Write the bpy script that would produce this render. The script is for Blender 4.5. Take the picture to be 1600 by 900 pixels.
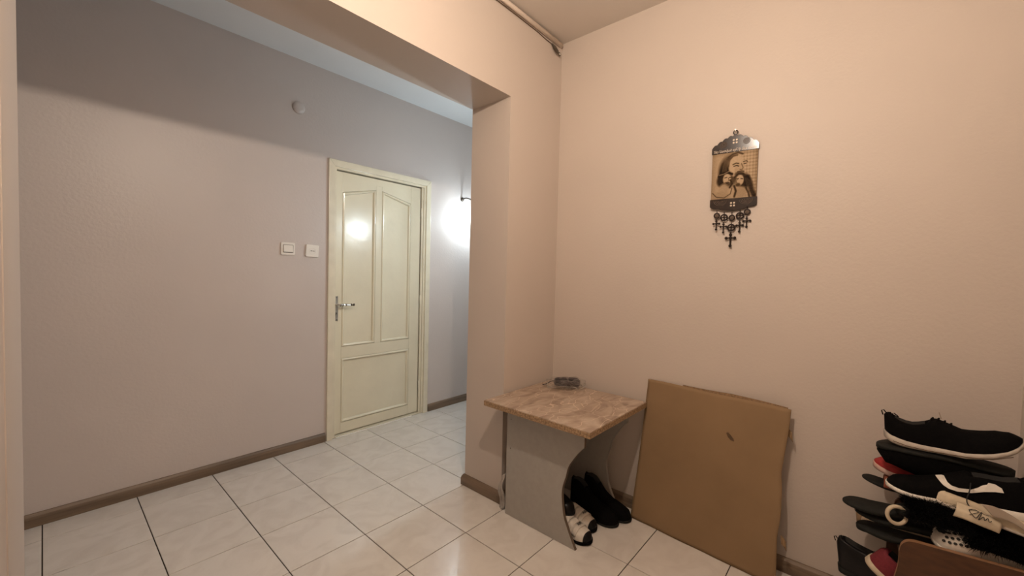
import bpy, bmesh, math, random
import numpy as np
from mathutils import Vector, Matrix, noise
random.seed(7)
sc = bpy.context.scene
for o in list(bpy.data.objects): bpy.data.objects.remove(o)
C = sc.collection

# ---------------- camera ----------------
cam_d = bpy.data.cameras.new('camera'); cam = bpy.data.objects.new('camera', cam_d); C.objects.link(cam)
yaw, pit, rol, F = 0.7141, -0.0338, -0.0252, 635.4
f = Vector((math.cos(yaw)*math.cos(pit), math.sin(yaw)*math.cos(pit), math.sin(pit)))
r = Vector((math.sin(yaw), -math.cos(yaw), 0)); d = f.cross(r)
r2 = math.cos(rol)*r + math.sin(rol)*d; d2 = -math.sin(rol)*r + math.cos(rol)*d
m = Matrix((r2, -d2, -f)).transposed().to_4x4(); m.translation = Vector((0, 0, 1.24))
cam.matrix_world = m
cam_d.sensor_fit = 'HORIZONTAL'; cam_d.sensor_width = 36; cam_d.lens = 36*F/1600
cam_d.clip_start = 0.01; cam_d.clip_end = 50
sc.camera = cam

# ---------------- world, light levels, exposure ----------------
w = bpy.data.worlds.new('world'); sc.world = w; w.use_nodes = True
w.node_tree.nodes['Background'].inputs[0].default_value = (0.02, 0.02, 0.022, 1)
w.node_tree.nodes['Background'].inputs[1].default_value = 1.0
sc.view_settings.view_transform = 'Standard'; sc.view_settings.look = 'None'
sc.view_settings.gamma = 1; sc.view_settings.use_curve_mapping = False
sc.view_settings.exposure = 0.0
BULB_POS = (0.624, 0.423, 2.271); BULB_W = 50; BULB_COL = (1.0, 0.83, 0.675)
SCONCE_POS = (2.665, 2.775, 1.742); SCONCE_W = 11; SCONCE2_POS = (2.186, 1.80, 1.668); SCONCE2_W = 16; SCONCE_COL = (0.76, 0.91, 1.0)

# ---------------- materials ----------------
def mat(name, col, rough=0.5, metal=0.0, spec=0.5, noise_s=0, noise_amt=0.0, bump=0.0, bump_s=200, coat=0.0, emit=None, estr=0, trans=0, alpha=1, col2=None, stretch=(1,1,1), detail=4):
    M = bpy.data.materials.new(name); M.use_nodes = True
    nt = M.node_tree; b = nt.nodes['Principled BSDF']; I = b.inputs
    I['Base Color'].default_value = (*col, 1); I['Roughness'].default_value = rough
    I['Metallic'].default_value = metal; I['Specular IOR Level'].default_value = spec
    I['Coat Weight'].default_value = coat; I['Coat Roughness'].default_value = 0.12
    I['Transmission Weight'].default_value = trans; I['Alpha'].default_value = alpha
    if emit: I['Emission Color'].default_value = (*emit, 1); I['Emission Strength'].default_value = estr
    tc = nt.nodes.new('ShaderNodeTexCoord'); mp = nt.nodes.new('ShaderNodeMapping'); mp.inputs['Scale'].default_value = stretch
    nt.links.new(tc.outputs['Object'], mp.inputs['Vector'])
    if noise_s:
        n = nt.nodes.new('ShaderNodeTexNoise'); n.inputs['Scale'].default_value = noise_s; n.inputs['Detail'].default_value = detail
        nt.links.new(mp.outputs[0], n.inputs['Vector'])
        cr = nt.nodes.new('ShaderNodeValToRGB'); cr.color_ramp.elements[0].position = 0.3; cr.color_ramp.elements[1].position = 0.7
        c2 = col2 or tuple(c*(1-noise_amt) for c in col)
        cr.color_ramp.elements[0].color = (*c2, 1); cr.color_ramp.elements[1].color = (*col, 1)
        nt.links.new(n.outputs['Fac'], cr.inputs[0]); nt.links.new(cr.outputs[0], I['Base Color'])
    if bump:
        n2 = nt.nodes.new('ShaderNodeTexNoise'); n2.inputs['Scale'].default_value = bump_s; n2.inputs['Detail'].default_value = 3
        bp = nt.nodes.new('ShaderNodeBump'); bp.inputs['Strength'].default_value = bump; bp.inputs['Distance'].default_value = 0.004
        nt.links.new(mp.outputs[0], n2.inputs['Vector']); nt.links.new(n2.outputs['Fac'], bp.inputs['Height'])
        nt.links.new(bp.outputs[0], I['Normal'])
    return M
M = {}
M['wall'] = mat('wall_paint', (0.535, 0.462, 0.405), 0.55, noise_s=1.6, noise_amt=0.05, bump=0.18, bump_s=90, spec=0.4)
M['wall_room'] = M['wall']
M['hall'] = mat('hall_paint', (0.60, 0.535, 0.50), 0.4, noise_s=1.8, noise_amt=0.06, bump=0.2, bump_s=70, spec=0.45)
M['beam'] = mat('beam_paint', (0.535, 0.462, 0.405), 0.6, noise_s=1.6, noise_amt=0.04, bump=0.1, bump_s=60, spec=0.5)
M['ceiling'] = mat('ceiling_paint', (0.62, 0.56, 0.50), 0.7, noise_s=3, noise_amt=0.05, bump=0.1)
M['ceiling_hall'] = mat('lamplit_ceiling_paint', (0.76, 0.78, 0.79), 0.7, noise_s=3, noise_amt=0.04, bump=0.1)  # same ceiling, with cool brightness from the sconces put into the colour
M['grout'] = mat('grout', (0.025, 0.017, 0.013), 0.95, spec=.1)
M['base'] = mat('baseboard_wood', (0.21, 0.145, 0.095), 0.45, noise_s=14, noise_amt=0.45, stretch=(0.15, 0.15, 3), bump=0.1)
M['cream'] = mat('door_enamel', (0.76, 0.71, 0.55), 0.24, noise_s=5, noise_amt=0.06, bump=0.28, bump_s=22, coat=0.35)
M['cream_frame'] = mat('casing_enamel', (0.76, 0.70, 0.55), 0.2, noise_s=12, noise_amt=0.1, bump=0.12, bump_s=30, coat=0.4)
M['steel'] = mat('worn_chrome', (0.75, 0.73, 0.68), 0.25, metal=1, noise_s=120, noise_amt=0.3)
M['darkmetal'] = mat('dark_metal', (0.12, 0.10, 0.08), 0.35, metal=0.7)
M['plastic'] = mat('white_plastic', (0.80, 0.76, 0.70), 0.3)
M['hole'] = mat('dark_hole', (0.01, 0.01, 0.01), 0.8)
M['panel'] = mat('grey_laminate', (0.36, 0.335, 0.30), 0.45, noise_s=40, noise_amt=0.08, bump=0.03)
M['edge'] = mat('dark_edge_band', (0.12, 0.085, 0.06), 0.6)
M['chip'] = mat('chipboard_edge', (0.42, 0.27, 0.15), 0.8, noise_s=120, noise_amt=0.6, bump=0.5, bump_s=150)
M['card'] = mat('cardboard', (0.27, 0.175, 0.095), 0.75, noise_s=4, noise_amt=0.14, bump=0.15, bump_s=30, spec=0.2, detail=8)
M['card_edge'] = mat('cardboard_edge', (0.26, 0.155, 0.08), 0.9, noise_s=150, noise_amt=0.5)
M['tear'] = mat('torn_card', (0.12, 0.07, 0.035), 0.9, noise_s=200, noise_amt=0.5)
M['blackfab'] = mat('black_fabric', (0.005, 0.0045, 0.0045), 0.9, noise_s=300, noise_amt=0.4, bump=0.3, bump_s=500, spec=0.06)
M['blackleather'] = mat('black_leather', (0.006, 0.0055, 0.006), 0.3, bump=0.15, bump_s=80, spec=0.25)
M['rubber'] = mat('dark_rubber', (0.018, 0.018, 0.016), 0.75, noise_s=60, noise_amt=0.3, spec=0.15)
M['greysole'] = mat('worn_white_sole', (0.52, 0.45, 0.38), 0.6, noise_s=40, noise_amt=0.3)
M['whitesole'] = mat('white_sole', (0.74, 0.68, 0.60), 0.5, noise_s=60, noise_amt=0.1)
M['whitelea'] = mat('white_leather', (0.68, 0.62, 0.54), 0.45, noise_s=50, noise_amt=0.12)
M['burg'] = mat('burgundy_canvas', (0.19, 0.016, 0.026), 0.8, noise_s=200, noise_amt=0.3, bump=0.3, bump_s=400)
M['red'] = mat('red_fabric', (0.36, 0.02, 0.02), 0.75, noise_s=100, noise_amt=0.3)
M['pinksole'] = mat('pinkish_sole', (0.55, 0.36, 0.30), 0.6)
M['lining'] = mat('dark_lining', (0.02, 0.018, 0.016), 0.9)
M['creamfab'] = mat('cream_fabric', (0.60, 0.50, 0.36), 0.8, noise_s=60, noise_amt=0.15)
M['tan'] = mat('tan_suede', (0.24, 0.15, 0.08), 0.9, noise_s=80, noise_amt=0.3)
M['fur'] = mat('black_fur', (0.003, 0.0028, 0.0028), 0.7, spec=0.08)
M['beige'] = mat('beige_strap', (0.34, 0.27, 0.21), 0.7)
M['rack'] = mat('brown_veneer', (0.09, 0.036, 0.014), 0.5, noise_s=25, noise_amt=0.35, bump=0.05, stretch=(1, 1, 3))
M['rackedge'] = mat('veneer_edge', (0.27, 0.14, 0.07), 0.5)
M['cloth'] = mat('dark_grey_cloth', (0.055, 0.042, 0.042), 0.7, bump=0.2, bump_s=200)
M['icon'] = mat('dark_bronze_plate', (0.022, 0.012, 0.008), 0.19, spec=0.3, noise_s=60, noise_amt=0.3)
M['iconlight'] = mat('engraved_bronze', (0.13, 0.095, 0.072), 0.6, spec=.15, noise_s=200, noise_amt=0.4)
M['icon_pendant'] = mat('dark_pendant_metal', (0.02, 0.012, 0.009), 0.5, spec=0.15)
M['gold'] = mat('pale_lettering', (0.62, 0.5, 0.38), 0.5)
M['black'] = mat('black_print', (0.01, 0.01, 0.01), 0.6)
M['pipe'] = mat('painted_conduit', (0.74, 0.64, 0.55), 0.45)

def tile_mat():
    T = bpy.data.materials.new('marbled_ceramic_tile'); T.use_nodes = True; nt = T.node_tree
    b = nt.nodes['Principled BSDF']; I = b.inputs; N = nt.nodes.new; K = nt.links.new
    I['Roughness'].default_value = 0.19; I['Specular IOR Level'].default_value = 0.5
    tc = N('ShaderNodeTexCoord'); oi = N('ShaderNodeObjectInfo')
    ad = N('ShaderNodeVectorMath'); ad.operation = 'MULTIPLY_ADD'
    cv = N('ShaderNodeCombineXYZ')
    for k in range(3): K(oi.outputs['Random'], cv.inputs[k])
    ad.inputs[1].default_value = (37, 53, 11); K(cv.outputs[0], ad.inputs[0]); K(tc.outputs['Object'], ad.inputs[2])
    n = N('ShaderNodeTexNoise'); n.inputs['Scale'].default_value = 7; n.inputs['Detail'].default_value = 8; n.inputs['Distortion'].default_value = 1.4
    K(ad.outputs[0], n.inputs['Vector'])
    cr = N('ShaderNodeValToRGB'); e = cr.color_ramp.elements
    e[0].position = 0.35; e[0].color = (0.62, 0.575, 0.525, 1); e[1].position = 0.6; e[1].color = (0.68, 0.64, 0.59, 1)
    K(n.outputs['Fac'], cr.inputs[0]); K(cr.outputs[0], I['Base Color'])
    n2 = N('ShaderNodeTexNoise'); n2.inputs['Scale'].default_value = 55; n2.inputs['Detail'].default_value = 3
    K(tc.outputs['Object'], n2.inputs['Vector'])
    bp = N('ShaderNodeBump'); bp.inputs['Strength'].default_value = 0.16; bp.inputs['Distance'].default_value = 0.003
    K(n2.outputs['Fac'], bp.inputs['Height']); K(bp.outputs[0], I['Normal'])
    return T
M['tile'] = tile_mat()

def marble_mat():
    T = bpy.data.materials.new('brown_marble_laminate'); T.use_nodes = True; nt = T.node_tree
    b = nt.nodes['Principled BSDF']; I = b.inputs; N = nt.nodes.new; K = nt.links.new
    I['Roughness'].default_value = 0.4
    tc = N('ShaderNodeTexCoord')
    mp = N('ShaderNodeMapping'); mp.inputs['Rotation'].default_value = (0, 0, 0.5); mp.inputs['Scale'].default_value = (1, 2.2, 1)
    K(tc.outputs['Object'], mp.inputs['Vector'])
    n = N('ShaderNodeTexNoise'); n.inputs['Scale'].default_value = 6; n.inputs['Detail'].default_value = 10; n.inputs['Distortion'].default_value = 1.2
    K(mp.outputs[0], n.inputs['Vector'])
    cr = N('ShaderNodeValToRGB'); cr.color_ramp.elements.new(0.5)
    for e, (p, c) in zip(cr.color_ramp.elements, [(0.3, (0.22, 0.15, 0.105)), (0.5, (0.37, 0.275, 0.205)), (0.72, (0.49, 0.395, 0.315))]):
        e.position = p; e.color = (*c, 1)
    K(n.outputs['Fac'], cr.inputs[0])
    # thin pale scratches-like veins
    v = N('ShaderNodeTexVoronoi'); v.feature = 'DISTANCE_TO_EDGE'; v.inputs['Scale'].default_value = 9
    n3 = N('ShaderNodeTexNoise'); n3.inputs['Scale'].default_value = 5
    K(tc.outputs['Object'], n3.inputs['Vector'])
    mx = N('ShaderNodeMixRGB'); mx.inputs[0].default_value = 0.25; K(mp.outputs[0], mx.inputs[1]); K(n3.outputs['Color'], mx.inputs[2])
    K(mx.outputs[0], v.inputs['Vector'])
    c2 = N('ShaderNodeValToRGB'); c2.color_ramp.elements[0].color = (1, 1, 1, 1); c2.color_ramp.elements[1].color = (0, 0, 0, 1); c2.color_ramp.elements[1].position = 0.02
    K(v.outputs['Distance'], c2.inputs[0])
    m2 = N('ShaderNodeMixRGB'); K(c2.outputs[0], m2.inputs[0]); K(cr.outputs[0], m2.inputs[1]); m2.inputs[2].default_value = (0.68, 0.54, 0.42, 1)
    K(m2.outputs[0], I['Base Color'])
    return T
M['marble'] = marble_mat()

def plastic_film():
    T = bpy.data.materials.new('clear_film'); T.use_nodes = True; nt = T.node_tree
    nt.nodes.clear(); N = nt.nodes.new; K = nt.links.new
    o = N('ShaderNodeOutputMaterial'); mx = N('ShaderNodeMixShader'); t = N('ShaderNodeBsdfTransparent'); g = N('ShaderNodeBsdfGlossy')
    t.inputs[0].default_value = (0.985, 0.98, 0.97, 1); g.inputs['Roughness'].default_value = 0.12
    lw = N('ShaderNodeLayerWeight'); lw.inputs[0].default_value = 0.3
    mu = N('ShaderNodeMath'); mu.operation = 'MULTIPLY'; mu.inputs[1].default_value = 0.85
    K(lw.outputs['Facing'], mu.inputs[0]); K(mu.outputs[0], mx.inputs[0]); K(t.outputs[0], mx.inputs[1]); K(g.outputs[0], mx.inputs[2]); K(mx.outputs[0], o.inputs[0])
    return T
M['film'] = plastic_film()

# ---------------- mesh helpers ----------------
def obj(name, bm, mt, parent=None, smooth=False, bevel=0, seg=2):
    me = bpy.data.meshes.new(name)
    bmesh.ops.recalc_face_normals(bm, faces=bm.faces[:])
    bm.to_mesh(me); bm.free()
    me.materials.append(mt)
    if smooth:
        for p in me.polygons: p.use_smooth = True
    o = bpy.data.objects.new(name, me); C.objects.link(o)
    if parent: o.parent = parent
    if bevel:
        b = o.modifiers.new('bevel', 'BEVEL'); b.width = bevel; b.segments = seg; b.limit_method = 'ANGLE'
    return o
def bx(bm, x0, x1, y0, y1, z0, z1):
    v = [bm.verts.new(p) for p in [(x0,y0,z0),(x1,y0,z0),(x1,y1,z0),(x0,y1,z0),(x0,y0,z1),(x1,y0,z1),(x1,y1,z1),(x0,y1,z1)]]
    for q in [(0,3,2,1),(4,5,6,7),(0,1,5,4),(1,2,6,5),(2,3,7,6),(3,0,4,7)]: bm.faces.new([v[i] for i in q])
    return v
def box(*a):
    bm = bmesh.new(); bx(bm, *a); return bm
def prism(bm, pts, mapf, a, b):
    """extrude polygon pts (2d) between depth a and b; mapf(u,v,w)->xyz"""
    n = len(pts)
    A = [bm.verts.new(mapf(u, v, a)) for u, v in pts]; B = [bm.verts.new(mapf(u, v, b)) for u, v in pts]
    bm.faces.new(A); bm.faces.new(B[::-1])
    for i in range(n): bm.faces.new((A[i], B[i], B[(i+1) % n], A[(i+1) % n]))
def tube(bm, pts, rad, n=8, closed=False):
    pts = [Vector(p) for p in pts]; rings = []
    R = rad if isinstance(rad, (list, tuple)) else [rad]*len(pts)
    L = len(pts)
    for i, p in enumerate(pts):
        a = pts[(i-1) % L] if (closed or i > 0) else p; b = pts[(i+1) % L] if (closed or i < L-1) else p
        t = (b-a).normalized(); u = t.orthogonal().normalized() if i == 0 else (U - t*U.dot(t)).normalized()
        U = u; v = t.cross(u)
        rings.append([bm.verts.new(p + R[i]*(math.cos(k*2*math.pi/n)*u + math.sin(k*2*math.pi/n)*v)) for k in range(n)])
    for i in range(L if closed else L-1):
        A, B = rings[i], rings[(i+1) % L]
        for k in range(n): bm.faces.new((A[k], A[(k+1) % n], B[(k+1) % n], B[k]))
    if not closed: bm.faces.new(rings[0][::-1]); bm.faces.new(rings[-1])
def lathe(bm, prof, mapf, n=24):
    rings = []
    for rr, h in prof:
        rings.append([bm.verts.new(mapf(rr*math.cos(k*2*math.pi/n), rr*math.sin(k*2*math.pi/n), h)) for k in range(n)])
    for A, B in zip(rings, rings[1:]):
        for k in range(n): bm.faces.new((A[k], A[(k+1) % n], B[(k+1) % n], B[k]))
    bm.faces.new(rings[0][::-1]); bm.faces.new(rings[-1])
def grid(bm, fn, nu, nv):
    V = [[bm.verts.new(fn(i/nu, j/nv)) for j in range(nv+1)] for i in range(nu+1)]
    for i in range(nu):
        for j in range(nv): bm.faces.new((V[i][j], V[i+1][j], V[i+1][j+1], V[i][j+1]))
    return V
def empty(name, loc=(0,0,0), label=None, cat=None, group=None, rot=None):
    o = bpy.data.objects.new(name, None); C.objects.link(o); o.location = loc; o.empty_display_size = .1
    if rot: o.rotation_euler = rot
    tag(o, label, cat, group); return o
def tag(o, label=None, cat=None, group=None, kind=None):
    if label: o['label'] = label
    if cat: o['category'] = cat
    if group: o['group'] = group
    if kind: o['kind'] = kind
    return o
def struct(name, bm, mt, label, cat, **k):
    return tag(obj(name, bm, mt, **k), label, cat, None, 'structure')
def interp(t, tab):
    if t <= tab[0][0]: return tab[0][1]
    for (a, x), (b, y) in zip(tab, tab[1:]):
        if t <= b:
            u = (t-a)/(b-a); u = u*u*(3-2*u) if True else u
            return x+(y-x)*u
    return tab[-1][1]
def lin(t, tab):
    return float(np.interp(t, [a for a, _ in tab], [b for _, b in tab]))
def catmull(P, n=6):
    out = []; P = [P[0]]+list(P)+[P[-1]]
    for i in range(1, len(P)-2):
        for k in range(n):
            t = k/n; a, b, c, e = [np.array(P[i+j], float) for j in (-1, 0, 1, 2)]
            out.append(tuple(0.5*((2*b)+(c-a)*t+(2*a-5*b+4*c-e)*t*t+(3*b-a-3*c+e)*t**3)))
    out.append(tuple(P[-1])); return out
def text_mesh(s, size, ext, name, mt, mtx, parent=None):
    cu = bpy.data.curves.new(name, 'FONT'); cu.body = s; cu.size = size; cu.extrude = ext
    cu.align_x = 'CENTER'; cu.align_y = 'CENTER'
    t = bpy.data.objects.new(name, cu); C.objects.link(t)
    dg = bpy.context.evaluated_depsgraph_get(); me = bpy.data.meshes.new_from_object(t.evaluated_get(dg))
    bpy.data.objects.remove(t); me.transform(mtx); me.materials.clear(); me.materials.append(mt)
    o = bpy.data.objects.new(name, me); C.objects.link(o)
    if parent: o.parent = parent
    return o

# ---------------- structure ----------------
YA = 2.903; YB = 1.441; YB2 = 1.73; XJ = 1.615; XR = 2.07; XL = -0.06; YK = -0.40; HC = 2.635; XH0 = -0.5; XH1 = 3.95; BZ = 2.172
bm = box(XH0-.15, XH1+.15, YK-.15, YA+.15, -0.12, -0.0035)
floor = struct('floor', bm, M['grout'], 'pale marbled ceramic tile floor with dark grout running from entry into hall', 'floor')
# tiles: regular grid
TX, TY, X0T, Y0T = 0.3318, 0.3341, -0.0135, 3.0632
tile_me = {}
n_t = 0
for i in range(-2, 13):
    for j in range(0, 11):
        x0 = X0T+i*TX; x1 = x0+TX; y1 = Y0T-j*TY; y0 = y1-TY
        x0 = max(x0, XH0); x1 = min(x1, XH1); y1 = min(y1, YA+0.0); y0 = max(y0, YK)
        if j == 0: pass
        if x1-x0 < .01 or y1-y0 < .01: continue
        # skip tiles that lie wholly under the thick walls or outside the rooms
        if y1 <= YB2 and (x0 >= XR or x1 <= XL): continue
        if y1 <= YB2 and y0 >= YB and x0 >= XJ: continue
        if x1 <= XL and y1 <= YB2: continue
        g = 0.0019
        key = (round(x1-x0, 3), round(y1-y0, 3))
        if key not in tile_me:
            hx, hy = (x1-x0)/2-g, (y1-y0)/2-g
            b2 = bmesh.new(); e = .0012
            lo = [b2.verts.new(p) for p in [(-hx,-hy,-.0034),(hx,-hy,-.0034),(hx,hy,-.0034),(-hx,hy,-.0034)]]
            mi = [b2.verts.new(p) for p in [(-hx,-hy,-.001),(hx,-hy,-.001),(hx,hy,-.001),(-hx,hy,-.001)]]
            hi = [b2.verts.new(p) for p in [(-hx+e,-hy+e,0),(hx-e,-hy+e,0),(hx-e,hy-e,0),(-hx+e,hy-e,0)]]
            b2.faces.new(hi); b2.faces.new(lo[::-1])
            for A, B in ((lo, mi), (mi, hi)):
                for k in range(4): b2.faces.new((A[k], A[(k+1) % 4], B[(k+1) % 4], B[k]))
            me = bpy.data.meshes.new('tile'); b2.to_mesh(me); b2.free(); me.materials.append(M['tile']); tile_me[key] = me
        t = bpy.data.objects.new('tile', tile_me[key]); C.objects.link(t); t.parent = floor
        t.location = ((x0+x1)/2, (y0+y1)/2, random.uniform(-.0003, .0001))
        t.rotation_euler = (random.uniform(-.0006, .0006), random.uniform(-.0006, .0006), 0)
# joints continue under the far wall's door threshold
bm = bmesh.new(); bx(bm, XH0-.15, XH1+.15, YK-.15, (YB+YB2)/2, HC, HC+.12)
struct('ceiling', bm, M['ceiling'], 'plain beige painted ceiling above the entry room', 'ceiling')
bm = bmesh.new(); bx(bm, XH0-.15, XH1+.15, (YB+YB2)/2, YA+.15, HC, HC+.12)
struct('ceiling', bm, M['ceiling_hall'], 'ceiling above the hall beyond the beam, cool sconce light painted into its whiter colour', 'ceiling')
# far wall with door opening
DX0, DX1, DZ = 1.372, 2.180, 1.985
bm = bmesh.new(); bx(bm, XH0-.15, DX0, YA, YA+.15, 0, HC); bx(bm, DX1, XH1+.15, YA, YA+.15, 0, HC); bx(bm, DX0, DX1, YA, YA+.15, DZ, HC)
struct('wall_far', bm, M['hall'], 'long pinkish grey hall wall around the cream door', 'wall')
bm = bmesh.new(); bx(bm, XR, XR+.15, YK-.15, YB, 0, HC)
struct('wall_right', bm, M['wall_room'], 'peach painted wall behind icon plaque, cardboard and shoes', 'wall')
# dividing wall: pillar, beam, left pilaster in one piece
bm = bmesh.new()
P = [(XL-.2, 0), (-0.0575, 0), (-0.0575, BZ), (XJ, BZ), (XJ, 0), (XH1+.15, 0), (XH1+.15, HC), (XL-.2, HC)]
prism(bm, P, lambda u, v, w_: (u, w_, v), YB, YB2)
prism(bm, [(-.0580, YB+.0005), (-.0575, YB+.0005), (-.041, YB2), (-.0580, YB2)], lambda u, v, w_: (u, v, w_), 0, BZ+.001)
struct('wall_middle', bm, M['beam'], 'glossy peach dividing wall with wide opening, deep beam and pillar beside small table', 'wall', bevel=.004)
bm = box(XL-.15, XL, YK-.15, YB, 0, HC); struct('wall_left', bm, M['wall_room'], 'peach side wall along the left picture edge', 'wall')
bm = box(XL-.15, XR+.15, YK-.15, YK, 0, HC); struct('wall_back', bm, M['wall_room'], 'peach wall meeting the right wall beside the shoe pile', 'wall')
bm = box(XH0-.15, XH0, YB2-.2, YA, 0, HC); struct('wall_hall_left', bm, M['hall'], 'pinkish grey end wall of the hall, left', 'wall')
bm = box(XH1, XH1+.15, YB2-.2, YA, 0, HC); struct('wall_hall_right', bm, M['hall'], 'pinkish grey end wall of the hall, right', 'wall')

def baseboard(name, pts, label, h=.062, th=.016):
    """pts polyline along the wall foot, board grows to the left side of travel; mitred"""
    bm = bmesh.new(); n = len(pts); P2 = [Vector((*p, 0)) for p in pts]
    prof = [(0, 0), (th, 0), (th, h*.62), (th*.8, h*.8), (th*.35, h*.97), (0, h)]
    rings = []
    for i, p in enumerate(P2):
        ns = []
        if i > 0: e = (p-P2[i-1]).normalized(); ns.append(Vector((-e.y, e.x, 0)))
        if i < n-1: e = (P2[i+1]-p).normalized(); ns.append(Vector((-e.y, e.x, 0)))
        nn = sum(ns, Vector()).normalized(); k = 1/max(.3, nn.dot(ns[0]))
        rings.append([bm.verts.new(p + nn*k*(a+.0006) + Vector((0, 0, b+.0006))) for a, b in prof])
    for A, B in zip(rings, rings[1:]):
        for k in range(len(prof)): bm.faces.new((A[k], A[(k+1) % len(prof)], B[(k+1) % len(prof)], B[k]))
    bm.faces.new(rings[0]); bm.faces.new(rings[-1][::-1])
    return struct(name, bm, M['base'], label, 'baseboard')
baseboard('baseboard_far', [(1.322, YA), (XH0, YA)][::1], 'worn brown wooden baseboard along the far wall left of the door')
baseboard('baseboard_far_right', [(XH1, YA), (2.232, YA)], 'brown wooden baseboard along the far wall right of the door')
baseboard('baseboard_right', [(XR, YK), (XR, YB)], 'brown wooden baseboard behind table and leaning cardboard')
baseboard('baseboard_pillar', [(XR-.017, YB), (XJ, YB), (XJ, YB2), (XH1, YB2)], 'brown wooden baseboard wrapped around the pillar foot')

# ---------------- door ----------------
dr = empty('door_1', (1.777, YA, 0)); tag(dr, 'glossy cream enamelled panel door with lever handle in the hall', 'door', None, 'structure')
def dobj(name, bm, mt, parent=dr, **k):
    bmesh.ops.translate(bm, verts=bm.verts[:], vec=Vector((-1.777, -YA, 0)))
    return obj(name, bm, mt, parent, **k)
LX0, LX1, LZ0, LZ1 = 1.395, 2.140, 0.018, 1.958
LY = YA+.022
panels = [ [(1.449,.667),(1.721,.667),(1.721,1.872),(1.449,1.812)], [(1.772,.667),(2.044,.667),(2.044,1.812),(1.772,1.872)], [(1.449,.095),(2.044,.095),(2.044,.582),(1.449,.582)] ]
bm = box(LX0, LX1, LY+.012, LY+.045, LZ0, LZ1)
leaf = dobj('leaf', bm, M['cream'])
# stiles and rails standing proud of the panel field
def rail(pts): 
    b = bmesh.new(); prism(b, pts, lambda u, v, w_: (u, w_, v), LY, LY+.013); return b
ST = .006
for nm, pts in [('stile', [(LX0,LZ0),(1.449,LZ0),(1.449,LZ1),(LX0,LZ1)]), ('stile', [(2.044,LZ0),(LX1,LZ0),(LX1,LZ1),(2.044,LZ1)]),
                ('stile', [(1.721,.667),(1.772,.667),(1.772,1.905),(1.721,1.905)]),
                ('rail', [(1.4495,LZ0),(2.0435,LZ0),(2.0435,.095),(1.4495,.095)]), ('rail', [(1.4495,.582),(2.0435,.582),(2.0435,.667),(1.4495,.667)]),
                ('rail', [(1.4495,1.812),(1.721,1.872),(1.721,1.905),(1.772,1.905),(1.772,1.872),(2.0435,1.812),(2.0435,LZ1),(1.4495,LZ1)])]:
    dobj(nm, rail(pts), M['cream'], bevel=.0012)
for pts in panels:   # rounded bead around each panel
    n = len(pts); cen = sum((Vector(p) for p in pts), Vector((0,0)))/n
    ins = [tuple(Vector(p)+(cen-Vector(p)).normalized()*.013) for p in pts]
    b = bmesh.new(); rings = []
    for p in pts:
        rg = []
        for k in range(7):
            a = math.pi*k/6
            q = Vector(p); sx = 1 if q.x < cen.x else -1; sz = 1 if q.y < cen.y else -1
            s_ = .011*(1-math.cos(a))
            rg.append(b.verts.new((q.x+sx*s_, LY+.012-.017*math.sin(a), q.y+sz*s_)))
        rings.append(rg)
    for i in range(n):
        A, B = rings[i], rings[(i+1) % n]
        for k in range(6): b.faces.new((A[k], A[k+1], B[k+1], B[k]))
    dobj('bead', b, M['cream'])
# casing
b = bmesh.new(); CW = .042
def casing(pts):
    b = bmesh.new(); prism(b, pts, lambda u, v, w_: (u, w_, v), YA-.018, YA-.0003); return b
dobj('casing', casing([(1.330,.0),(DX0+.002,.0),(DX0+.002,DZ-.004),(1.330,2.028)]), M['cream_frame'], bevel=.003)
dobj('casing', casing([(DX1-.002,.0),(2.224,.0),(2.224,2.028),(DX1-.002,DZ-.004)]), M['cream_frame'], bevel=.003)
dobj('casing', casing([(1.330,2.0285),(DX0+.002,DZ-.0035),(DX1-.002,DZ-.0035),(2.224,2.0285)]), M['cream_frame'], bevel=.003)
# jamb lining with stop
b = bmesh.new()
bx(b, DX0+.001, DX0+.020, YA-.004, YA+.13, 0.001, DZ-.001); bx(b, DX1-.020, DX1-.001, YA-.004, YA+.13, 0.001, DZ-.001); bx(b, DX0+.020, DX1-.020, YA-.004, YA+.13, DZ-.02, DZ-.001)
dobj('jamb', b, M['cream_frame'], bevel=.002)
b = bmesh.new(); bx(b, LX1+.004, DX1-.020, YA+.006, YA+.02, 0.001, DZ-.02)
dobj('door_stop', b, M['cream_frame'], bevel=.002)
b = bmesh.new(); bx(b, DX0+.02, DX1-.02, YA-.004, YA+.10, .0002, .010)
dobj('threshold', b, M['cream_frame'], bevel=.002)
b = bmesh.new(); bx(b, 1.40, 2.06, YA-.022, YA-.006, .0008, .006); dobj('threshold_strip', b, M['plastic'])
for z in (.25, 1.0, 1.75):
    b = bmesh.new(); tube(b, [(LX1+.006, YA+.012, z-.04), (LX1+.006, YA+.012, z+.04)], .006, 10); dobj('hinge', b, M['cream_frame'], smooth=True)
# handle
pl = [(-.018,-.085),(.018,-.085),(.018,.085),(-.018,.085)]
b = bmesh.new(); prism(b, catmull([(-.012,-.09),(.012,-.09),(.018,-.08),(.018,.08),(.012,.09),(-.012,.09),(-.018,.08),(-.018,-.08),(-.012,-.09)], 3)[:-1], lambda u, v, w_: (1.402+u, w_, .955+v), LY-.004, LY-.0002)
hp = dobj('handle_plate', b, M['steel'])
b = bmesh.new(); tube(b, [(1.402, LY-.004, .985), (1.402, LY-.030, .985), (1.402, LY-.042, .985)], [.011, .009, .009], 12)
tube(b, [(1.399, LY-.042, .985), (1.43, LY-.046, .984), (1.49, LY-.047, .981), (1.525, LY-.044, .979)], [.009, .0065, .0055, .006], 12)
lv = dobj('lever', b, M['steel'], smooth=True)
for x in (1.418, 1.437, 1.462, 1.502, 1.522):
    b = bmesh.new(); tube(b, [(x-.003, LY-.0465, .983), (x+.003, LY-.0465, .983)], .0092, 12); dobj('lever_ring', b, M['darkmetal'], smooth=True)
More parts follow.
